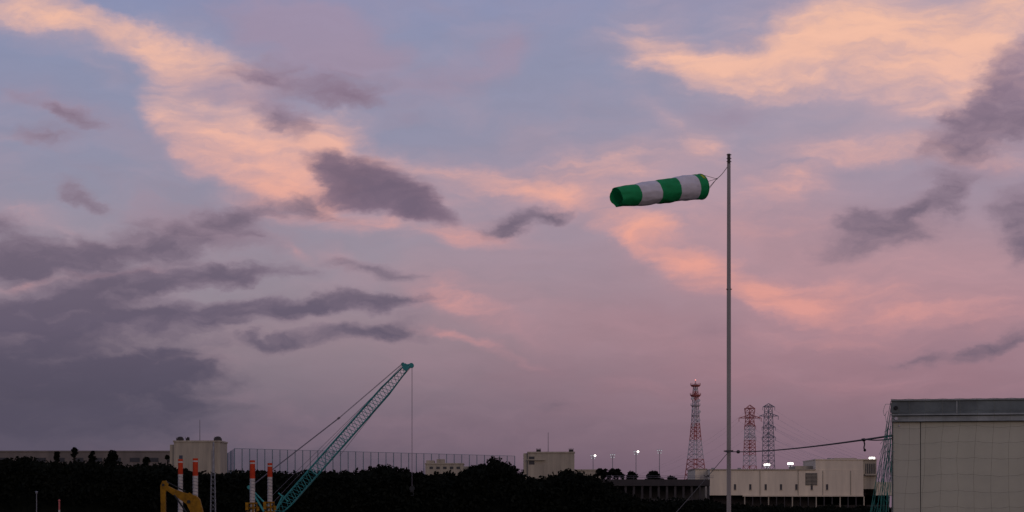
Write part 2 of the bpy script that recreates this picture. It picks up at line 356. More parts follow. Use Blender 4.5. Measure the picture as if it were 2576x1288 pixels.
# ------------------------------------------------------------------ lattice towers
def tower():
    D=950; c=S(1749.5,1280,D); base=Vector((c.x,D,0)); r=root('communications_tower',base,'red and white lattice communications tower with round platforms','communications tower')
    sec=[(1285,31,'white'),(1208,24,'red'),(1180,20.5,'red'),(1155,17.6,'white'),(1130,15,'white'),(1108,12.6,'red'),(1085,10.6,'red'),(1066,9.2,'white'),(1046,8,'white'),(1026,7,'white'),(1008,6.4,'red'),(985,5.6,'white'),(966,3.6,'red')]
    for (y0,w0,m),(y1,w1,_) in zip(sec[:-1],sec[1:]):
        mb=MB(); a=S(1749.5,y0,D);b=S(1749.5,y1,D)
        if y0>1280: a.z=0
        k=2*D/F*0.82
        mb.lattice(a,b,w0*k,w1*k,2,.19,rb=.11,x=True,side=(0.85,0.5,0)); mb.done('lattice_section',[m],base,r)
    for py,rad,m,hh in((970,12.5,'red',.55),(995,13.5,'red',.6),(1021,12,'white',.35),(1046,10,'white',.3)):
        mb=MB(); q=S(1749.5,py,D); R=rad*D/F
        mb.beam((q.x,D,q.z-hh),(q.x,D,q.z+hh*.6),R*.8,R,n=14); 
        for k in range(14):
            an=k*.449; mb.beam((q.x+R*math.cos(an),D+R*math.sin(an),q.z),(q.x+R*math.cos(an),D+R*math.sin(an),q.z+1.2),.06,n=4)
        mb.done('platform',[m],base,r)
    for dx,py in((-7,1030),(8,1036),(-9,1003),(7,1008),(-6,1070),(7,1058)):
        mb=MB(); q=S(1749.5+dx,py,D); mb.beam((q.x,D-1.5,q.z),(q.x+.2,D-2.2,q.z),.7,.7,n=10); mb.done('antenna_dish',['white'],base,r)
    mb=MB(); q=S(1749.5,966,D); t=S(1749.5,956,D); mb.beam(q,t,.2,.08); mb.done('spire',['red'],base,r)
    mb=MB(); mb.ball(t,.3); mb.done('warning_lamp',['aviation'],base,r)
tower()
armends={}
def pylon(px,top,D,bands,name,label,levels,key):
    c=S(px,1280,D); base=Vector((c.x,D,0)); r=root(name,base,label,'electricity pylon',group='electricity pylons')
    k=D/F; ends=[]
    for (y0,w0,m),(y1,w1,_) in zip(bands[:-1],bands[1:]):
        a=S(px,y0,D); b=S(px,y1,D)
        if y0>1270: a.z=0
        mb=MB(); mb.lattice(a,b,w0*k*2*.8,w1*k*2*.8,2,.22,rb=.14,x=True,side=(.8,.6,0)); mb.done('lattice_section',[m],base,r)
    for py,hw,m in levels:
        mb=MB(); q=S(px,py,D); h=2.3
        for sgn in(-1,1):
            e=Vector((q.x+sgn*hw*k,D-2,q.z))
            for dy in(-1.5,1.5):
                mb.beam((q.x,D+dy,q.z),e,.17,n=4); mb.beam((q.x,D+dy,q.z+h),e,.17,n=4)
                for t in(.3,.55,.8):
                    u=Vector((q.x,D+dy,q.z)).lerp(e,t); v=Vector((q.x,D+dy,q.z+h)).lerp(e,t-.15); mb.beam(u,v,.1,n=3)
            mb.beam(e,e-Vector((0,0,2.2)),.18,n=5); ends.append(e-Vector((0,0,2.2)))
        mb.done('crossarm',[m],base,r)
    armends[key]=ends
pylon(1886,1027,1250,[(1285,18,'red'),(1215,16,'red'),(1172,14.5,'white'),(1146,13.5,'red'),(1126,12.5,'red'),(1108,12,'white'),(1090,11.2,'white'),(1071,10.6,'red'),(1050,9,'red'),(1027,11.5,'red')],'electricity_pylon','red and white banded lattice electricity pylon',[(1052,28,'red'),(1072,14,'red'),(1100,15,'white'),(1028,12,'red')],'a')
pylon(1933,1021,1300,[(1285,20,'pylongrey'),(1215,17,'pylongrey'),(1172,14,'pylongrey'),(1146,13,'pylongrey'),(1120,12.5,'pylongrey'),(1100,12,'pylongrey'),(1078,11,'pylongrey'),(1050,9.5,'pylongrey'),(1021,8,'pylongrey')],'electricity_pylon','grey steel lattice electricity pylon with crossarms',[(1047,24,'pylongrey'),(1075,17,'pylongrey'),(1100,17,'pylongrey'),(1024,15,'pylongrey')],'b')
def cable(a,b,sag,r,n=14):
    pts=[]
    for i in range(n+1):
        t=i/n; p=a.lerp(b,t); p.z-=sag*4*t*(1-t); pts.append(p)
    return pts
mb=MB(); k=0
for key,far in(('a',900),('b',960)):
    for i,e in enumerate(armends[key]):
        tgt=S(2480+i*10,1215+i*2.5,far); mb.path(cable(e,tgt,9,0),.04,n=3)
        if key=='a' and i%2==0: mb.path(cable(e,S(1480-i*5,1216+i*3,1000),8,0),.035,n=3)
mb.done('power_line',['powerwire'],(S(2100,1280,1200).x,1200,0),label='thin sagging power lines strung from the pylons',cat='power line')
# ------------------------------------------------------------------ floodlights
def flood(px,py,D,lit,near):
    q=S(px,py,D); base=Vector((q.x,D,0)); r=root('floodlight',base,'tall slim sports floodlight pole'+(' with lit lamps' if lit else ' with dim lamps'),'floodlight',group='floodlights around the sports ground')
    mb=MB(); mb.beam(base,q,.2,.1,n=8); mb.done('pole',['galv'],base,r)
    mb=MB(); mb.beam(q-Vector((.9,0,0)),q+Vector((.9,0,0)),.1,n=6); mb.beam(q-Vector((.7,0,.9)),q+Vector((.7,0,-.9)),.09,n=6); mb.done('lamp_bar',['galv'],base,r)
    for k,(dx,dz) in enumerate(((-.7,.1),(0,.15),(.7,.1),(-.5,-.8),(.5,-.8))):
        mb=MB(); c=q+Vector((dx,-.35,dz)); mb.beam(c,c+Vector((0,.5,.25)),.3,.16,n=10)
        on=lit and (k==2 if near else k in(0,1,2))
        mb.beam(c+Vector((0,-.06,-.02)),c+Vector((0,-.01,0)),.36 if on else .24,n=10,mi=1); mb.done('lamp_head',['galv','lamp' if on else 'lampdim'],base,r)
for px,py,l in((1492,1147,1),(1541,1145,0),(1600,1137,1),(1659,1134,0)): flood(px,py,720,l,True)
for px,py,l in((1929,1170,1),(1988,1167,1),(2047,1163,1),(2193,1153,1)): flood(px,py,690,l,False)
# ------------------------------------------------------------------ crane
D=300; base=S(660,1280,D); base.z=SITE
r=root('crawler_crane',base,'teal crawler crane with raised lattice boom','crane')
foot=S(690,1300,D); tip=S(1019,927,D); d=(tip-foot).normalized(); L=(tip-foot).length
mb=MB(); a=foot+d*3.2; b=foot+d*(L-4.5)
mb.lattice(foot,a,.7,1.5,4,.065,rb=.045); mb.lattice(a,b,1.5,1.5,38,.072,rb=.045); mb.lattice(b,tip,1.5,.8,7,.065,rb=.045)
for t in(.3,.52,.74): 
    c=foot+d*L*t; R=d.to_track_quat('Z','Y').to_matrix(); mb.box(c,(1.6,1.6,.07),0,R=R)
mb.done('boom',['teal'],base,r)
mb=MB(); perp=Vector((-d.z,0,d.x))
mb.box(tip+d*.2,(.9,.9,.9),0,R=Matrix.Rotation(-math.atan2(d.z,d.x),3,'Y'))
mb.beam(tip+Vector((.95,-.35,.45)),tip+Vector((.95,.35,.45)),.38,n=14); mb.beam(tip+Vector((-.3,-.35,.6)),tip+Vector((-.3,.35,.6)),.3,n=12)
mb.beam(tip+Vector((-.3,0,.45)),tip+Vector((.9,0,.6)),.14,n=5); mb.beam(tip,tip+Vector((1.0,0,.4)),.17,n=6)
mb.done('boom_head',['teal'],base,r)
gt=S(628,1226,D)
mb=MB(); mb.beam(gt,S(690,1290,D),.13,n=6); mb.beam(gt,S(640,1300,D),.12,n=6)
for dy in(-.6,.6): mb.beam(gt+Vector((0,dy,0)),S(672,1300,D)+Vector((0,dy,0)),.1,n=5)
mb.beam(gt-Vector((0,.8,0)),gt+Vector((0,.8,0)),.3,n=10); mb.beam(S(700,1240,D),S(725,1262,D),.12,n=5); mb.beam(S(690,1290,D),S(712,1246,D),.12,n=5)
mb.done('gantry',['teal'],base,r)
for dy in(-.5,.5):
    mb=MB(); y=Vector((0,dy,0)); mid=S(856,1049,D)
    mb.beam(tip+y+Vector((-.3,0,.8)),mid+y,.03,n=4); mb.beam(mid+y,gt+y,.04,n=4)
    mb.box(S(852,1052,D)+y,(.4,.3,.2),0,R=Matrix.Rotation(-.67,3,'Y'))
    mb.done('pendant_line',['wire'],base,r)
for a_,b_ in ((tip+Vector((-.3,0,.6)),foot+perp*1.6),(tip+Vector((.9,0,.2)),S(742,1262,D)),(tip+Vector((-.1,.2,.5)),S(700,1262,D)+perp*1.3),(tip+Vector((.6,.2,.1)),foot+d*L*.45-perp*1.3)):
    mb=MB(); mb.beam(a_,b_,.028,n=4); mb.done('luffing_cable',['wire'],base,r)
h=S(1036.5,925,D); hb=S(1036.5,1222,D); mb=MB(); 
mb.beam((h.x,D,h.z),(hb.x,D,hb.z),.04,n=4)
mb.done('hoist_rope',['wire'],base,r)
mb=MB(); mb.box(hb-Vector((0,0,.5)),(.5,.35,.9)); mb.beam(hb-Vector((0,.25,.4)),hb-Vector((0,-.25,.4)),.4,n=12)
pts=[hb+Vector((.25*math.sin(t),0,-1.25+.25*math.cos(t))) for t in [x*.45 for x in range(0,10)]]; mb.path(pts,.07); mb.done('hook_block',['black'],base,r)
bx=base.x
mb=MB(); mb.lo((bx-3.6,D-1.6,-1.7),(bx+1.6,D+1.6,.4)); mb.lo((bx-4.6,D-1.7,-1.6),(bx-3.62,D+1.7,.2),1); mb.beam((bx,D,-2.1),(bx,D,-1.71),1.1,n=20,mi=1); mb.done('machine_house',['teal','black'],base,r)
mb=MB(); mb.lo((bx+1.63,D-1.7,-1.6),(bx+3.0,D-.5,.5)); mb.lo((bx+1.75,D-1.73,-.7),(bx+2.9,D-1.705,.35),1); mb.done('cab',['teal','glass'],base,r)
for sy in(-1,1):
    mb=MB(); y=D+sy*2.1
    out=[(bx+2.6+.45*math.cos(t),-2.5+.45*math.sin(t)) for t in np.linspace(-1.57,1.57,7)]+[(bx-2.6+.45*math.cos(t),-2.5+.45*math.sin(t)) for t in np.linspace(1.57,4.71,7)]
    n=len(out); vs=[(x,y-.35,z) for x,z in out]+[(x,y+.35,z) for x,z in out]
    mb.add(vs,[(i,(i+1)%n,n+(i+1)%n,n+i) for i in range(n)]+[tuple(range(n)),tuple(range(n,2*n))[::-1]])
    for k in range(8): mb.beam((bx-2.6+k*.74,y-.38,-2.65),(bx-2.6+k*.74,y+.38,-2.65),.2,n=10)
    mb.done('crawler_track',['black'],base,r)
# ------------------------------------------------------------------ casing pipes in yellow clamps
def pipe(px,top,D,splitpx,basepx,w=12.5):
    q=S(px,top,D); base=Vector((q.x,D,gz(q.x,D))); r=root('casing_pipe',base,'tall orange and white striped casing pipe in yellow clamp','casing pipe',group='striped casing pipes on the works site')
    R=w/2/F*D; z1=S(px,splitpx,D).z; mb=MB()
    mb.beam((q.x,D,q.z-.25),(q.x,D,q.z),R*.98,n=20,mi=0)
    mb.beam((q.x,D,q.z-.42),(q.x,D,q.z-.25),R,n=20,mi=1)
    mb.beam((q.x,D,z1),(q.x,D,q.z-.42),R,n=20,mi=0); mb.beam((q.x,D,base.z),(q.x,D,z1),R*.98,n=20,mi=1)
    mb.done('tube',['orange','pipewhite'],base,r)
    mb=MB(); zc=z1; pts=[]
    t=0
    while zc>base.z+2:
        pts.append(Vector((q.x+R*1.02*math.cos(t),D+R*1.02*math.sin(t),zc))); t+=.5; zc-=.03
    mb.path(pts,.03,n=4); mb.done('spiral_weld',['galv'],base,r)
    zb=S(px,basepx,D).z; mb=MB()
    for dz in(0,-.55,-1.1):
        mb.beam((q.x,D,zb-.16+dz),(q.x,D,zb+dz),R*1.7,R*1.7,n=8)
    for an in(.4,1.9,3.4,5.0):
        c=Vector((q.x+R*1.6*math.cos(an),D+R*1.6*math.sin(an),zb)); mb.beam(c,c-Vector((0,0,1.3)),.09,n=6)
    mb.box((q.x-R*1.9,D-.2,zb-.45),(.35,.5,.9)); mb.box((q.x+R*2.1,D-.1,zb-.75),(.28,.4,.5))
    mb.beam((q.x-R*2.4,D-.4,zb-1.2),(q.x+R*2.2,D-.4,zb-.2),.05,n=6,mi=1)
    mb.box((q.x,D,base.z+.6),(2.2,2.2,1.2)); 
    for sx in(-1,1):
        for sy in(-1,1): mb.beam((q.x+sx*.8,D+sy*.8,base.z),(q.x+sx*R*1.6,D+sy*R*1.6,zb-1.1),.12,n=8)
    mb.done('clamp',['yellow','black'],base,r)
pipe(454,1155,230,1193,1290); pipe(491.5,1153,230,1197,1290,13.5); pipe(635,1158,235,1204,1264,13.5); pipe(679,1165,235,1200,1262)
# drilling mast
D=240; q=S(536,1112,D); base=Vector((q.x,D,SITE)); r=root('drilling_mast',base,'grey lattice drilling mast on a tracked base','drilling rig')
mb=MB(); mb.lattice(base+Vector((0,0,.8)),(q.x,D,S(0,1190,D).z),.7,.42,16,.035,rb=.022); mb.beam((q.x+.05,D,S(0,1190,D).z),(q.x+.05,D,q.z),.16,.11,n=8); mb.beam((q.x-.3,D,SITE+1),(q.x-.2,D,q.z-1.0),.03,n=4); mb.done('mast',['galv'],base,r)
mb=MB(); mb.box(base+Vector((0,0,.6)),(1.8,1.6,.8)); mb.box(base+Vector((-.75,0,.25)),(.4,2.4,.5),1); mb.box(base+Vector((.75,0,.25)),(.4,2.4,.5),1); mb.done('tracked_base',['galv','black'],base,r)
# ------------------------------------------------------------------ excavator
D=150
c0=S(505,1300,D); base=Vector((c0.x+1.2,D,SITE)); r=root('excavator',base,'yellow excavator with raised bent boom','excavator')
def plate(mb,pts,y0,y1,mi=0):
    n=len(pts); vs=[(p.x,y0,p.z) for p in pts]+[(p.x,y1,p.z) for p in pts]
    mb.add(vs,[(i,n+i,n+(i+1)%n,(i+1)%n) for i in range(n)]+[tuple(range(n)),tuple(range(n,2*n))[::-1]],mi)
mb=MB(); plate(mb,[S(408,1219,D),S(414,1218,D),S(440,1231,D),S(470,1241,D),S(494,1247,D),S(503,1256,D),S(508,1275,D),S(520,1325,D),S(492,1330,D),S(480,1288,D),S(470,1268,D),S(450,1254,D),S(426,1238,D),S(410,1227,D)],D-.22,D+.22)
plate(mb,[S(468,1244,D),S(478,1239,D),S(494,1250,D),S(482,1255,D)],D-.27,D-.225); mb.beam(S(476,1262,D)+Vector((0,-.3,0)),S(476,1262,D)+Vector((0,.3,0)),.13,n=10,mi=1); mb.done('boom',['yellow','black'],base,r)
mb=MB(); plate(mb,[S(404,1222,D),S(409,1210,D),S(418,1209,D),S(424,1218,D),S(417,1240,D),S(417,1290,D),S(414,1330,D),S(406,1330,D),S(405,1262,D)],D-.16,D+.16); mb.beam(S(412,1220,D)+Vector((0,-.26,0)),S(412,1220,D)+Vector((0,.26,0)),.1,n=10,mi=1); mb.done('stick',['yellow','black'],base,r)
for a_,b_,rr in((S(478,1300,D)+Vector((0,-.3,0)),S(440,1245,D)+Vector((0,-.3,0)),.07),(S(466,1236,D),S(419,1212,D),.05)):
    mb=MB(); mb.beam(a_,b_,rr,n=8); mb.done('hydraulic_cylinder',['black'],base,r)
mb=MB(); plate(mb,[S(403,1330,D),S(416,1330,D),S(432,1352,D),S(420,1374,D),S(396,1372,D),S(410,1352,D)],D-.4,D+.4); mb.done('bucket',['yellow'],base,r)
x=base.x
mb=MB(); mb.lo((x-1.2,D-1.1,-2.1),(x+2.2,D+1.1,-.9)); mb.lo((x+1.2,D-1.05,-.9),(x+2.1,D+1.05,-.6)); mb.beam((x,D,-2.4),(x,D,-2.1),.8,n=18,mi=1); mb.done('body',['yellow','black'],base,r)
mb=MB(); mb.lo((x-1.1,D-1.05,-.9),(x+.3,D-.1,.3)); mb.lo((x-1.0,D-1.08,-.6),(x+.2,D-1.055,.2),1); mb.done('cab',['yellow','glass'],base,r)
for sy in(-1,1): mb=MB(); mb.lo((x-1.9,D+sy*1.1-.25,-2.9),(x+1.9,D+sy*1.1+.25,-2.3)); mb.beam((x-1.9,D+sy*1.1-.25,-2.6),(x-1.9,D+sy*1.1+.25,-2.6),.3,n=12); mb.beam((x+1.9,D+sy*1.1-.25,-2.6),(x+1.9,D+sy*1.1+.25,-2.6),.3,n=12); mb.done('crawler_track',['black'],base,r)
q=S(92,1240,160); base=Vector((q.x,160,SITE)); r=root('site_lamp',base,'small pale lamp on a thin site post','lamp post')
mb=MB(); mb.beam(base,q,.035,.03); mb.done('pole',['galv'],base,r)
mb=MB(); mb.ball(q,.09); mb.beam(q+Vector((0,0,.08)),q+Vector((0,0,.14)),.13,.05,n=10); mb.done('lamp_head',['galv'],base,r)
q=S(149,1262,160); base=Vector((q.x,160,SITE)); r=root('marker_post',base,'small red and white banded site marker post','marker post')
mb=MB()
for i in range(8): mb.beam(base+(q-base)*(i/8),base+(q-base)*((i+1)/8),.07,n=8,mi=i%2)
mb.ball(q+Vector((0,0,.08)),.1,1); mb.done('post',['pipewhite','red'],base,r)
# ------------------------------------------------------------------ windsock pole
D=50; q=S(1833.5,387,D); base=Vector((q.x,D,0)); r=root('windsock_pole',base,'tall square grey metal windsock pole','pole')
mb=MB(); zj=S(0,728,D).z; zh=S(0,412,D).z
R=.066
mb.beam(base,(q.x,D,zj),R,R*.97,n=4,rot=.5); mb.beam((q.x,D,zj),(q.x,D,zh),R*.94,R*.82,n=4,rot=.5); mb.done('shaft',['pole'],base,r)
mb=MB(); mb.beam((q.x,D,zh-.05),(q.x,D,q.z),.052,.048,n=4,rot=.5)
for z in(.03,.12,.2): mb.beam((q.x-.06,D-.03,q.z-z),(q.x+.06,D-.03,q.z-z),.012,n=5)
mb.done('top_fitting',['poledark'],base,r)
for sx in(-1,1):
    mb=MB(); mb.beam((q.x+sx*.03,D-.05,zj),(q.x+sx*.07,D-.06,zj),.014,n=6); mb.done('joint_bolt',['poledark'],base,r)
mb=MB(); zc=S(0,1135,D).z
mb.box((q.x,D,zc),(.12,.12,.05),rz=.3); mb.beam((q.x-.13,D-.03,zc),(q.x+.1,D-.09,zc+.01),.018,n=6); mb.done('rope_clamp',['poledark'],base,r)
mb=MB(); mb.box((q.x,D,.02),(.45,.45,.04)); mb.done('base_plate',['galv'],base,r)
polex=q.x
# ------------------------------------------------------------------ windsock
A=S(1763,470.5,D); B=Vector((S(1550,497,D-1.55).x,D-1.55,S(1550,497,D-1.55).z))
ax=(B-A).normalized(); side=ax.cross(Vector((0,0,1))).normalized(); up=side.cross(ax)
base=A; r=root('windsock',base,'green and white striped windsock streaming from the pole','windsock')
NT=120; NA=60; vs=[]; fs=[]; ms=[]
edges=[0,.095,.32,.545,.775,1.01]
def rad(t):
    rr=.312-.075*t**2.2
    for k,e in enumerate(edges[1:-1]):
        rr-=.010*math.exp(-((t-e)/.03)**2)
    return rr
def sag(t): return .012*math.sin(t*7.2+.5)+.02*math.sin(math.pi*t)
for i in range(NT+1):
    t=i/NT; c=A+(B-A)*t
    c=c+up*sag(t)
    for j in range(NA):
        a=2*math.pi*j/NA; rr=rad(t)
        v=Vector((t*6,math.cos(a)*1.6,math.sin(a)*1.6))
        rr*=1+.05*min(1,t*4)*mnoise.noise(v)+.03*mnoise.noise(v*2.7)+ .012*math.sin(3*a+t*9)*t
        rr-=.010*abs(math.sin(a*4+t*5+2*mnoise.noise(v*.7)))*min(1,t*3)
        if t>.9: rr*=1+(t-.9)*.35*math.cos(5*a+.6)
        vs.append(c+side*rr*math.cos(a)+up*rr*math.sin(a)*1.02+ax*(.02*math.sin(a*3+1)*t*t))
for i in range(NT):
    t=(i+.5)/NT; k=sum(t>e for e in edges[1:-1])
    for j in range(NA): fs.append((i*NA+j,i*NA+(j+1)%NA,(i+1)*NA+(j+1)%NA,(i+1)*NA+j)); ms.append(0 if k%2==0 else 1)
mb=MB(); mb.v=[tuple(v) for v in vs]; mb.f=fs; mb.m=ms; mb.done('sleeve',['sockg','sockw'],base,r,smooth=True)
mb=MB()
A1=A+up*sag(0)
ring=[A1+side*rad(0)*1.0*math.cos(a)+up*rad(0)*1.02*math.sin(a) for a in np.linspace(0,2*math.pi,40)]
mb.path(ring,.011,n=6)
mb.done('hoop',['sockg'],base,r)
mb=MB()
s2=-1 if side.y>0 else 1
def onsock(t,a,off=.006):
    rr=rad(t)*1.0+off; c=A+(B-A)*t+up*sag(t); return c+side*rr*math.cos(a)+up*rr*math.sin(a)
a0=math.pi-0.85 if s2<0 else .85
for k in range(5):
    a=a0+(k-2)*.10
    p=[onsock(.012,a-.035),onsock(.035,a-.035),onsock(.035,a+.035),onsock(.012,a+.035)]
    for u,v in((0,1),(1,2),(2,3)) if k%2 else ((0,1),(3,2),(0,3)): mb.beam(p[u],p[v],.006,n=4)
mb.done('printed_marking',['label'],base,r)
kn=S(1803,450,D-.05); top=S(1830,419,D)
mb=MB()
for a in(.2,1.77,3.3,4.9):
    p=A1+side*rad(0)*math.cos(a)+up*rad(0)*math.sin(a); mb.beam(p,kn,.006,n=5)
mb.path(cable(kn,top,.03,0,6),.008,n=5); mb.ball(kn,.02); mb.done('bridle',['rope'],base,r)
# ------------------------------------------------------------------ shed clad with panels
D=20; ang=math.atan2(2246-1288,F); cor=S(2246,1280,D); cor.z=0
r=root('panel_shed',cor,'beige panel clad shed with grey metal roof trim','shed',rz=-ang)
O=Vector((0,0,0))
zt=2.79; LW=3.9; DP=2.4
mb=MB(); mb.lo((.03,.05,.05),(LW-.03,DP,2.56)); mb.done('core',['dark'],O,r)
def bev(ob,w=.006):
    m=ob.modifiers.new('bevel','BEVEL'); m.width=w; m.segments=2
xs_=[0.0,.272,1.285,2.3,3.3,LW]
for k,(a,b) in enumerate(zip(xs_[:-1],xs_[1:])):
    mb=MB(); mb.lo((a+.003,.0,.08),(b-.003,.045,2.572)); bev(mb.done('wall_panel',['panel2' if k==0 else 'panel'],O,r),.004)
for k in range(3):
    mb=MB(); mb.lo((-.012,.05+k*.79,.08),(.028,.05+k*.79+.782,2.572)); bev(mb.done('wall_panel',['panel'],O,r))
mb=MB(); mb.lo((-.014,-.045,2.640),(LW,.03,zt)); 
bev(mb.done('roof_fascia',['trim'],O,r),.004)
for k in range(4):
    mb=MB(); xx=.62+k*.83; mb.lo((xx,-.049,2.652),(xx+.012,-.0455,zt-.012)); mb.done('fascia_seam',['flash'],O,r)
mb=MB(); mb.lo((-.018,-.062,zt-.010),(LW,.05,zt+.006)); mb.lo((-.018,-.052,2.634),(LW,-.0455,2.650)); bev(mb.done('drip_rail',['flash'],O,r),.002)
mb=MB(); mb.lo((-.010,-.028,2.574),(LW,.028,2.628)); mb.lo((-.010,-.045,2.574),(LW,-.0285,2.580)); bev(mb.done('lower_flashing',['flash'],O,r),.003)
mb=MB(); mb.lo((-.014,.051,2.60),(LW,DP,zt-.02)); mb.done('roof',['trim'],O,r)
mb=MB(); mb.lo((-.022,-.056,2.66),(.055,-.0525,zt-.03)); mb.done('corner_plate',['trim'],O,r)
for x,z,m,rr in((.03,2.71,'black',.022),(.032,2.605,'white',.020),(.065,2.535,'white',.010),(-.003,2.615,'galv',.012)):
    mb=MB(); y=-.057 if z>2.64 else (-.029 if z>2.57 else 0); mb.beam((x,y+.001,z),(x,y-.012,z),rr,rr*.8,n=14); mb.done('bolt',[m],O,r)
mb=MB(); mb.lo((.0,-.02,.0),(LW,.04,.075)); mb.done('base_rail',['galv'],O,r)
Rz=Matrix.Rotation(-ang,3,'Z')
def W(x,y,z): return cor+Rz@Vector((x,y,z))
mb=MB()
nx=24; nz=16
def g(i,k):
    x=-.02+i*.165+.024*mnoise.noise(Vector((i*.4,k*.5,3)))+.016*math.sin(k*.7+i*.2); z=2.84-k*.16+.024*mnoise.noise(Vector((i*.5,k*.4,8)))-.010*math.sin(i*1.3)
    y=-.072-.02*abs(mnoise.noise(Vector((i,k,1.5))))
    if k==0: y=-.066; z=2.80
    return W(x,y,z)
for i in range(nx):
    for k in range(nz):
        p=g(i,k)
        if i<nx-1: 
            m_=(p+g(i+1,k))/2-Vector((0,0,.008)); mb.path([p,m_,g(i+1,k)],.0012,n=3)
        if k<nz-1: mb.beam(p,g(i,k+1),.0012,n=3)
mb.done('bird_net',['netpale'],tuple(cor),label='faded square mesh net hanging over the shed wall',cat='net')
mb=MB(); N1=9
strs=[]
for i in range(N1):
    f=i/(N1-1); e=Vector((cor.x-.06-.5*f,D-.05+.1*math.sin(i*2),.15)); pts=[]
    st=W(-.02,-.03,2.78-.55*(1-f)*.9)
    for s_ in range(15):
        t=s_/14; p=st.lerp(e,t); p.x+= .02*math.sin(t*9+i)*t+.02*mnoise.noise(Vector((t*5,i,0))) +.10*math.sin(math.pi*t)*(f-.3)*.3; pts.append(p)
    strs.append(pts); mb.path(pts,.0034,n=3)
for a,b in zip(strs[:-1],strs[1:]):
    for s_ in range(1,14):
        mb.beam(a[s_],b[min(14,s_+(s_%2))],.0024,n=3); mb.beam(b[s_],a[min(14,s_+1)],.0024,n=3)
for k in range(7):
    p0=W(-.02,-.03,2.75-k*.09); pts=[p0+Vector((-.02*t-.04*math.sin(t+k),0,-.03*t+.03*math.sin(t*1.7+k))) for t in range(5)]; mb.path(pts,.002,n=3)
mb.done('loose_net',['netgreen'],(cor.x-.3,D,0),label='loose green net gathered beside the shed corner',cat='net')
# ------------------------------------------------------------------ ropes
pa=S(1822,1136,50); pb=W(-.01,-.01,EYE+(1280-1096)/F*20)
mb=MB(); pts=cable(Vector((polex-.1,50-.08,pa.z)),pb,.06,0,40); mb.path(pts,.010,n=8)
def wrap(p,rr,n,d):
    for i in range(n): mb.ball(p+d*(i-(n-1)/2)*rr*1.1,rr,nu=8,nv=6)
dd=(pb-pts[0]).normalized()
def at(pxt):
    best=min(range(len(pts)),key=lambda i:abs((1288+pts[i].x/pts[i].y*F)-pxt)); return pts[best]
wrap(at(1855),.04,4,dd); 
kk=at(2163); wrap(kk,.018,6,dd)
mb.path([kk,kk+Vector((.01,0,-.05)),kk+Vector((.0,-.01,-.09)),kk+Vector((.015,0,-.13))],.008,n=6); mb.ball(kk+Vector((.012,0,-.115)),.016)
mb.path(cable(kk+Vector((-.02,0,.01)),pb+Vector((0,0,-.03)),.015,0,8),.007,n=6)
mb.done('mooring_rope',['rope'],tuple(pts[0]),label='dark taut knotted rope between pole and shed',cat='rope')
g0=S(1448,1483,30); g0.z=0.02; st=Vector((polex,50-.08,zc))
mb=MB(); pts=cable(st,g0,.06,0,24); mb.path(pts,.008,n=6); kq=min(pts,key=lambda p:abs(1288+p.x/p.y*F-1781)); mb.ball(kq,.035,sz=.7); mb.path([kq,kq+Vector((-.06,0,-.02)),kq+Vector((-.1,0,.02))],.01,n=5)
mb.done('guy_rope',['rope'],tuple(g0),label='thin guy rope slanting down from the pole',cat='rope')
# ------------------------------------------------------------------ camera
cam=bpy.data.cameras.new('camera'); co=bpy.data.objects.new('camera',cam); COL.objects.link(co)
co.location=(0,0,EYE); co.rotation_euler=(math.pi/2,0,0); cam.lens=70; cam.sensor_width=36; cam.shift_y=(1280-644)/2576; cam.clip_end=20000; cam.clip_start=.1
scene.camera=co
# ------------------------------------------------------------------ fill lamp for the dusk
dusk_fill=bpy.data.lights.new('dusk_fill','SUN'); so=bpy.data.objects.new('dusk_fill',dusk_fill); COL.objects.link(so)
dusk_fill.energy=0.42; dusk_fill.angle=math.radians(25); dusk_fill.color=(1,.80,.70)
SE,SR=math.radians(14),math.radians(160)  # soft lamp added to lift the walls, behind and right of the viewer
dirv=Vector((math.sin(SR)*math.cos(SE),math.cos(SR)*math.cos(SE),math.sin(SE)))
so.rotation_euler=(dirv).to_track_quat('Z','Y').to_euler(); so.location=(0,-20,30)
# ------------------------------------------------------------------ world: dusk sky with clouds
w=bpy.data.worlds.new('World'); scene.world=w; w.use_nodes=True; nt=w.node_tree; nt.nodes.clear(); L_=nt.links.new
w.cycles.sampling_method='MANUAL'; w.cycles.sample_map_resolution=128
def nd(t,**kw):
    n=nt.nodes.new(t)
    for k,v in kw.items(): setattr(n,k,v)
    return n
def put(sock,v):
    if isinstance(v,bpy.types.NodeSocket): L_(v,sock)
    else: sock.default_value=v
def mth(op,a,b=None,c=None,clamp=False):
    n=nd('ShaderNodeMath',operation=op,use_clamp=clamp); put(n.inputs[0],a)
    if b is not None: put(n.inputs[1],b)
    if c is not None: put(n.inputs[2],c)
    return n.outputs[0]
def vm(op,a,b=None,c=None):
    n=nd('ShaderNodeVectorMath',operation=op); put(n.inputs[0],a)
    if b is not None: put(n.inputs[3 if op=='SCALE' else 1],b)
    if c is not None: put(n.inputs[2],c)
    return n.outputs[0]
def sstep(x,a,b,lo=0.,hi=1.):
    n=nd('ShaderNodeMapRange',interpolation_type='SMOOTHSTEP'); put(n.inputs[0],x); put(n.inputs[1],a); put(n.inputs[2],b); put(n.inputs[3],lo); put(n.inputs[4],hi); return n.outputs[0]
def lstep(x,a,b,lo=0.,hi=1.):
    n=nd('ShaderNodeMapRange'); put(n.inputs[0],x); put(n.inputs[1],a); put(n.inputs[2],b); put(n.inputs[3],lo); put(n.inputs[4],hi); return n.outputs[0]
def noise(vec,scale,detail=5,rough=.55,lac=2.,dist=0.,out='Fac'):
    n=nd('ShaderNodeTexNoise'); put(n.inputs['Vector'],vec); n.inputs['Scale'].default_value=scale; n.inputs['Detail'].default_value=detail; n.inputs['Roughness'].default_value=rough; n.inputs['Distortion'].default_value=dist
    return n.outputs[out]
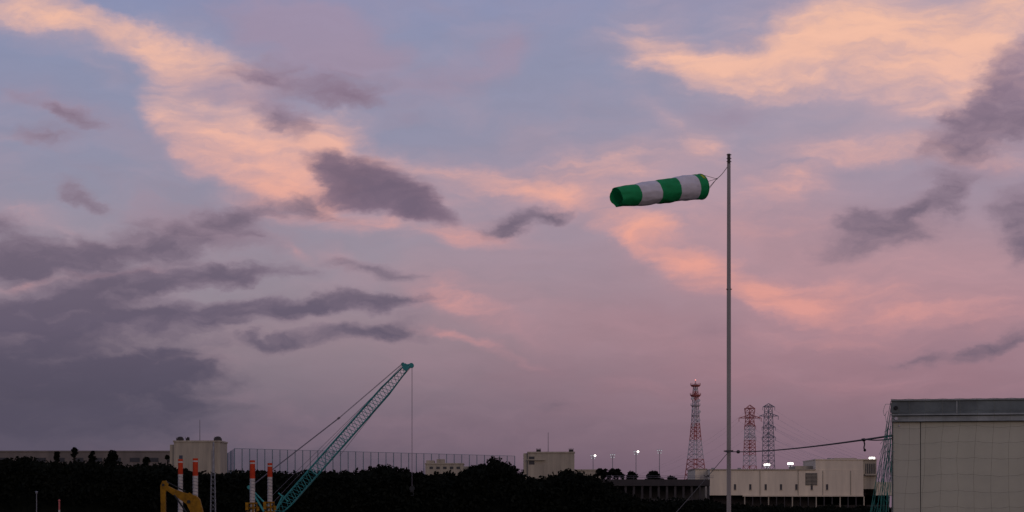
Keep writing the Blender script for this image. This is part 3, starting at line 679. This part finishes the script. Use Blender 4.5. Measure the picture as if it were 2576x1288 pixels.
def mixc(f,a,b,mode='MIX'):
    n=nd('ShaderNodeMix',data_type='RGBA',blend_type=mode); put(n.inputs[0],f); put(n.inputs[6],a); put(n.inputs[7],b); return n.outputs[2]
def mapv(vec,loc=(0,0,0),rot=0,scale=(1,1,1),typ='POINT'):
    n=nd('ShaderNodeMapping',vector_type=typ); put(n.inputs[0],vec); n.inputs[1].default_value=loc; n.inputs[2].default_value=(0,0,rot); n.inputs[3].default_value=scale; return n.outputs[0]
tc=nd('ShaderNodeTexCoord'); sp=nd('ShaderNodeSeparateXYZ'); L_(tc.outputs['Generated'],sp.inputs[0])
K=F/100
U=mth('MULTIPLY',mth('ARCTAN2',sp.outputs[0],sp.outputs[1]),K); V=mth('MULTIPLY',mth('ARCSINE',sp.outputs[2]),K)
cx=nd('ShaderNodeCombineXYZ'); L_(U,cx.inputs[0]); L_(V,cx.inputs[1]); vec=cx.outputs[0]
def uv(px,py):
    u=(px-1288)/F; v=(1280-py)/F; az=math.atan(u); return az*K, math.atan(v*math.cos(az))*K
stre=mapv(vec,rot=math.radians(12),scale=(.55,1.0,1))
w1=vm('SUBTRACT',noise(stre,.45,1,.5,out='Color'),(.5,.5,.5)); w2=vm('SUBTRACT',noise(mapv(vec,loc=(7,3,0),scale=(.6,1.0,1)),1.2,7,.58,out='Color'),(.5,.5,.5))
def warp(a,b,c,d): return vm('ADD',vm('ADD',vec,vm('MULTIPLY',w1,(a,b,0))),vm('MULTIPLY',w2,(c,d,0)))
vw=warp(1.5,.9,1.5,.9)
def blobs(lst,v,grow):
    acc=None
    for px,py,rx,ry,ang,wt in lst:
        u_,v_=uv(px,py)
        m=mapv(v,loc=(u_,v_,0),rot=math.radians(ang),scale=(rx/100*grow,ry/100*grow,1),typ='TEXTURE')
        g=nd('ShaderNodeTexGradient',gradient_type='SPHERICAL'); L_(m,g.inputs[0])
        acc=mth('MULTIPLY',g.outputs['Fac'],wt) if acc is None else mth('MULTIPLY_ADD',g.outputs['Fac'],wt,acc)
    return acc
def satur(x,k):  # 1-exp(-k x)
    return mth('SUBTRACT',1.0,mth('POWER',math.exp(-k),x))
fbm=noise(mapv(vec,loc=(2,9,0),rot=math.radians(-18),scale=(.42,1.1,1)),.8,7,.54,dist=.4)
fbm2=noise(mapv(vw,loc=(31,9,0),rot=math.radians(10),scale=(.45,1.1,1)),.8,7,.54)
fine=noise(mapv(vw,loc=(1,19,0),rot=math.radians(-22),scale=(.30,1.4,1)),1.6,6,.56)
def ramp(fac,stops):
    n=nd('ShaderNodeValToRGB'); put(n.inputs[0],fac); cr=n.color_ramp; cr.interpolation='LINEAR'
    stops=sorted(stops,key=lambda s:s[0])
    while len(cr.elements)<len(stops): cr.elements.new(.5)
    for e,(p,c) in zip(cr.elements,stops): e.position=p; e.color=lin(c)
    return n.outputs[0]
vf=mth('DIVIDE',V,14.0)
def vp(py): return (1280-py)/1400
bl=ramp(vf,[(vp(y),c) for y,c in((1280,(84,77,90)),(1180,(96,87,102)),(1080,(109,99,115)),(980,(128,116,129)),(850,(147,132,143)),(650,(151,143,158)),(400,(145,145,169)),(150,(140,146,176)),(0,(137,144,180)))])
br=ramp(vf,[(vp(y),c) for y,c in((1280,(116,95,110)),(1180,(124,101,116)),(1080,(136,110,123)),(950,(153,120,132)),(800,(168,132,143)),(600,(168,143,157)),(400,(156,147,167)),(200,(148,148,173)),(0,(150,150,179)))])
base=mixc(sstep(mth('ADD',U,mth('MULTIPLY',mth('SUBTRACT',fbm,.5),6)),-9.,9.),bl,br)
base=mixc(mth('MULTIPLY',sstep(fbm2,.40,.70),.36),base,ramp(vf,[(vp(1280),(118,100,114)),(vp(1000),(152,125,138)),(vp(700),(174,146,158)),(vp(300),(170,152,170)),(vp(0),(162,150,174))]))
# ---- broad pink glow that fills the right-hand sky and surrounds the bright cores
GL=[(2450,120,330,260,0,.9),(2100,160,420,150,5,.6),(2300,330,330,110,-5,.5),(1750,420,320,150,10,.5),(2050,640,520,170,-8,.8),(2450,780,330,200,0,.6),(640,340,300,170,-30,.7),(350,110,380,90,-14,.5),(1050,460,360,90,-4,.55),(1250,780,260,110,-15,.45),(1900,900,460,110,-4,.45)]
gl=satur(blobs(GL,vw,1.3),1.3)
gm=sstep(mth('MULTIPLY_ADD',sstep(gl,0.,.4),mth('MULTIPLY',mth('SUBTRACT',fbm2,.5),.7),gl),.05,1.0)
base=mixc(mth('MULTIPLY',gm,.55),base,ramp(vf,[(vp(1100),(160,122,134)),(vp(900),(176,134,145)),(vp(650),(198,154,158)),(vp(350),(196,166,174)),(vp(0),(200,172,178))]))
# ---- luminous peach clouds (px,py,rx,ry,angle,weight)
PE=[(40,22,150,34,-8,1.0),(240,75,190,32,-17,1.1),(430,128,190,32,-13,1.05),(590,158,120,28,-10,.7),
 (420,235,60,60,-55,.4),(455,300,100,60,-52,.75),(530,380,150,55,-40,1.05),(640,435,150,44,-24,1.1),(760,462,110,30,-8,.85),(620,330,120,70,-35,.8),(800,330,110,48,8,.95),(740,390,150,50,-12,.9),(560,230,110,40,-30,.35),(870,345,70,36,-20,.5),
 (900,395,150,40,-12,.6),(1120,432,210,26,-6,.85),(1330,460,200,36,0,.6),(1480,440,160,50,8,.5),(1000,560,220,24,-4,.8),(820,490,50,26,0,.8),(1150,500,200,44,-3,.4),
 (1620,70,80,60,-40,.6),(1700,150,150,30,-12,.85),(1860,165,190,36,2,1.05),(2050,145,210,50,12,1.05),(2230,95,250,74,14,1.0),(2450,50,270,100,-3,1.2),(2420,180,230,80,-8,.95),(2150,180,220,44,-2,.6),(2560,190,150,120,0,.6),(1880,60,180,50,15,.5),(2330,260,160,44,-15,.5),
 (2240,368,180,26,-4,.9),(2430,388,160,24,-3,.6),(1960,440,120,56,20,.6),(1700,320,100,28,-40,.5),(1350,340,90,34,0,.3),(1760,370,140,50,20,.3),(1600,430,160,60,5,.3),(2050,470,120,60,10,.3),
 (1610,580,150,30,-25,.6),(1740,645,210,32,-25,1.0),(1890,712,220,34,-20,.95),(2080,745,260,40,-8,.65),(2000,620,350,90,-5,.35),(2350,720,300,110,0,.3),(2400,790,300,40,-2,.4),(1700,530,260,40,-6,.35),
 (1120,715,110,36,-35,.45),(1200,790,150,22,-22,.5),(1230,870,130,11,-17,.75),(1130,840,60,10,-15,.5),(1400,780,260,60,-10,.2),(870,655,80,24,-10,.45),(720,625,60,12,-35,.4),
 (1620,975,110,18,-8,.45),(1950,880,300,44,-4,.3),(2100,960,350,26,-3,.3),(2050,850,200,20,-6,.4),(2300,1000,300,40,0,.2),
 (20,342,60,14,-5,.55),(170,575,170,30,-10,.45),(230,170,60,24,-35,.35),(300,680,180,16,8,.5),(60,705,120,16,8,.5),(30,520,90,20,0,.3),(1230,600,220,30,-10,.2)]
pe=satur(blobs(PE,vw,1.9),1.1)
gate=sstep(pe,0.0,.55)
pn=mth('MULTIPLY_ADD',gate,mth('ADD',mth('MULTIPLY',mth('SUBTRACT',fbm,.5),.95),mth('MULTIPLY',mth('SUBTRACT',fine,.5),.95)),pe)
pm=sstep(pn,.02,1.12)
pinklo=ramp(vf,[(vp(1100),(164,120,132)),(vp(850),(190,142,150)),(vp(600),(204,155,160)),(vp(300),(204,167,173)),(vp(0),(206,172,176))])
pinkhi=ramp(vf,[(vp(1100),(196,138,140)),(vp(850),(218,153,148)),(vp(600),(238,166,150)),(vp(300),(242,188,169)),(vp(0),(249,194,166))])
pcol=mixc(lstep(pn,.36,.95),pinklo,pinkhi)
col=mixc(mth('MULTIPLY',pm,.97),base,pcol)
# ---- soft mauve veils
VE=[(820,120,190,70,-15,.8),(690,60,200,60,-10,.6),(560,210,150,40,-8,.5),(850,60,150,50,-8,.4),(1180,180,170,44,18,.7),(1290,110,60,50,40,.45),(1840,285,90,34,0,.7),(540,520,220,60,4,.5),(1400,930,80,60,0,.3),(2000,560,250,60,0,.35),(2250,600,300,60,0,.4),(1300,990,60,30,0,.3),(140,250,160,40,-22,.6),(1800,830,80,40,0,.5),(2450,420,160,50,20,.5),(2300,880,300,50,0,.4),(600,600,200,50,-5,.5),(1030,295,50,12,0,.4),(230,440,60,20,-35,.4),(700,280,130,50,-15,.35)]
ve=blobs(VE,vw,1.7)
vn=mth('MULTIPLY_ADD',sstep(ve,0.,.4),mth('MULTIPLY',mth('SUBTRACT',fbm2,.5),.9),ve)
col=mixc(mth('MULTIPLY',sstep(vn,.0,.95),.8),col,ramp(vf,[(vp(1000),(138,110,124)),(vp(600),(156,130,144)),(vp(300),(160,140,160)),(vp(0),(163,146,170))]))
# ---- dark stratocumulus
DK=[(800,205,130,34,-8,.95),(880,240,70,24,-10,.6),(690,180,70,26,-10,.5),(690,285,70,30,-20,.9),(760,310,50,28,-25,.6),(600,190,60,20,0,.4),
 (770,490,30,24,0,.6),(700,515,130,22,6,.9),(580,545,90,22,14,.8),(460,588,100,26,-4,.9),(620,590,60,26,-25,.6),(860,545,90,14,-5,.4),
 (1330,545,90,18,10,.8),(1260,575,60,14,14,.6),(1370,535,50,12,4,.45),
 (130,265,80,18,-25,.65),(190,300,50,16,-20,.65),(120,345,90,24,-6,.7),(185,485,42,22,-25,.75),(210,515,40,14,-20,.5),
 (30,585,90,32,-18,1.2),(160,640,260,32,2,1.2),(50,670,180,34,2,1.2),(330,620,110,22,-8,.8),
 (240,735,280,30,10,1.25),(540,692,170,18,5,.85),(430,705,140,22,6,.9),(720,690,90,12,0,.5),
 (280,820,320,32,6,1.3),(620,788,260,26,7,1.1),(850,767,190,18,3,.95),(1000,745,80,14,5,.7),(120,780,220,36,6,1.1),
 (830,850,170,20,3,1.1),(960,825,100,18,14,.9),(680,858,60,10,0,.5),
 (940,672,90,16,-8,.9),(1000,680,50,8,-8,.4),
 (110,890,330,60,-2,1.3),(280,935,220,26,-4,1.0),(90,980,330,70,-2,1.3),(150,1040,300,38,-2,1.1),(400,935,90,13,0,.75),(50,1040,260,50,0,.8),(400,890,60,10,0,.4),(330,980,110,26,-8,.5),
 (2500,260,150,56,42,1.1),(2440,335,110,38,15,1.0),(2560,230,80,70,50,.8),(2570,330,90,40,0,.6),(2560,540,60,60,80,1.1),(2565,620,50,40,60,.6),
 (2240,570,120,36,14,1.0),(2330,520,70,20,28,.75),(2400,470,40,30,60,.5),(2200,545,60,26,0,.6),(2460,435,40,14,20,.35),(2260,610,60,20,0,.4),
 (2440,890,90,20,14,.65),(2290,905,60,12,4,.65),(2540,860,60,16,10,.45),(2500,820,160,20,5,.3),(1400,1020,90,10,0,.3)]
vd=warp(.9,.5,1.8,.95)
dk=satur(blobs(DK,vd,1.9),1.2)
bil=noise(mapv(vd,loc=(5,1,0),rot=math.radians(6),scale=(.5,1.3,1)),1.4,7,.56)
dn=mth('MULTIPLY_ADD',sstep(dk,0.,.4),mth('MULTIPLY',mth('SUBTRACT',bil,.5),1.05),dk)
dm=sstep(dn,.08,.90)
dcol=ramp(vf,[(vp(1150),(80,76,93)),(vp(1000),(80,76,95)),(vp(850),(95,87,107)),(vp(600),(114,101,119)),(vp(400),(122,106,124)),(vp(200),(138,118,139))])
dcol2=ramp(vf,[(vp(1150),(98,90,106)),(vp(1000),(102,94,110)),(vp(800),(132,115,132)),(vp(500),(150,127,143)),(vp(200),(160,135,153))])
dc=mixc(lstep(mth('MULTIPLY_ADD',mth('SUBTRACT',fbm2,.5),.8,dn),.28,.92),dcol2,dcol)
col=mixc(mth('MULTIPLY',dm,.96),col,dc)
# compact lens-shaped cloud with a firmer crown and feathered base
LN=[(870,425,80,32,-8,1.0),(945,458,130,46,-18,1.4),(1035,500,100,28,-24,1.0),(890,485,80,34,0,.7),(970,505,130,30,-12,.8)]
lk=satur(blobs(LN,warp(.35,.2,1.25,.75),1.7),1.25)
ln=mth('MULTIPLY_ADD',sstep(lk,0.,.5),mth('MULTIPLY',mth('SUBTRACT',bil,.5),.9),lk)
col=mixc(mth('MULTIPLY',sstep(ln,.16,.78),.96),col,mixc(lstep(mth('MULTIPLY_ADD',mth('SUBTRACT',fbm2,.5),.5,ln),.35,.95),lin((146,121,138)),lin((112,97,117))))
# low haze bank melting the left clouds into the horizon
hz=mth('MULTIPLY',sstep(U,-5.,-12.),sstep(mth('MULTIPLY_ADD',mth('SUBTRACT',fbm2,.5),2.4,V),4.8,1.8))
col=mixc(mth('MULTIPLY',hz,.74),col,lin((85,80,98)))
col=mixc(1.0,col,ramp(fine,[(.2,(246,246,246)),(.8,(255,255,255))]),'MULTIPLY')
sky=nd('ShaderNodeTexSky',sky_type='NISHITA'); sky.sun_disc=False; sky.sun_elevation=math.radians(1.0); sky.sun_rotation=SR
b1=nd('ShaderNodeBackground'); L_(sky.outputs[0],b1.inputs[0]); b1.inputs[1].default_value=.003
b2=nd('ShaderNodeBackground'); L_(col,b2.inputs[0]); b2.inputs[1].default_value=1.0
ad=nd('ShaderNodeAddShader'); L_(b1.outputs[0],ad.inputs[0]); L_(b2.outputs[0],ad.inputs[1])
out=nd('ShaderNodeOutputWorld'); L_(ad.outputs[0],out.inputs[0])
scene.view_settings.view_transform='Standard'; scene.view_settings.look='None'; scene.view_settings.exposure=0
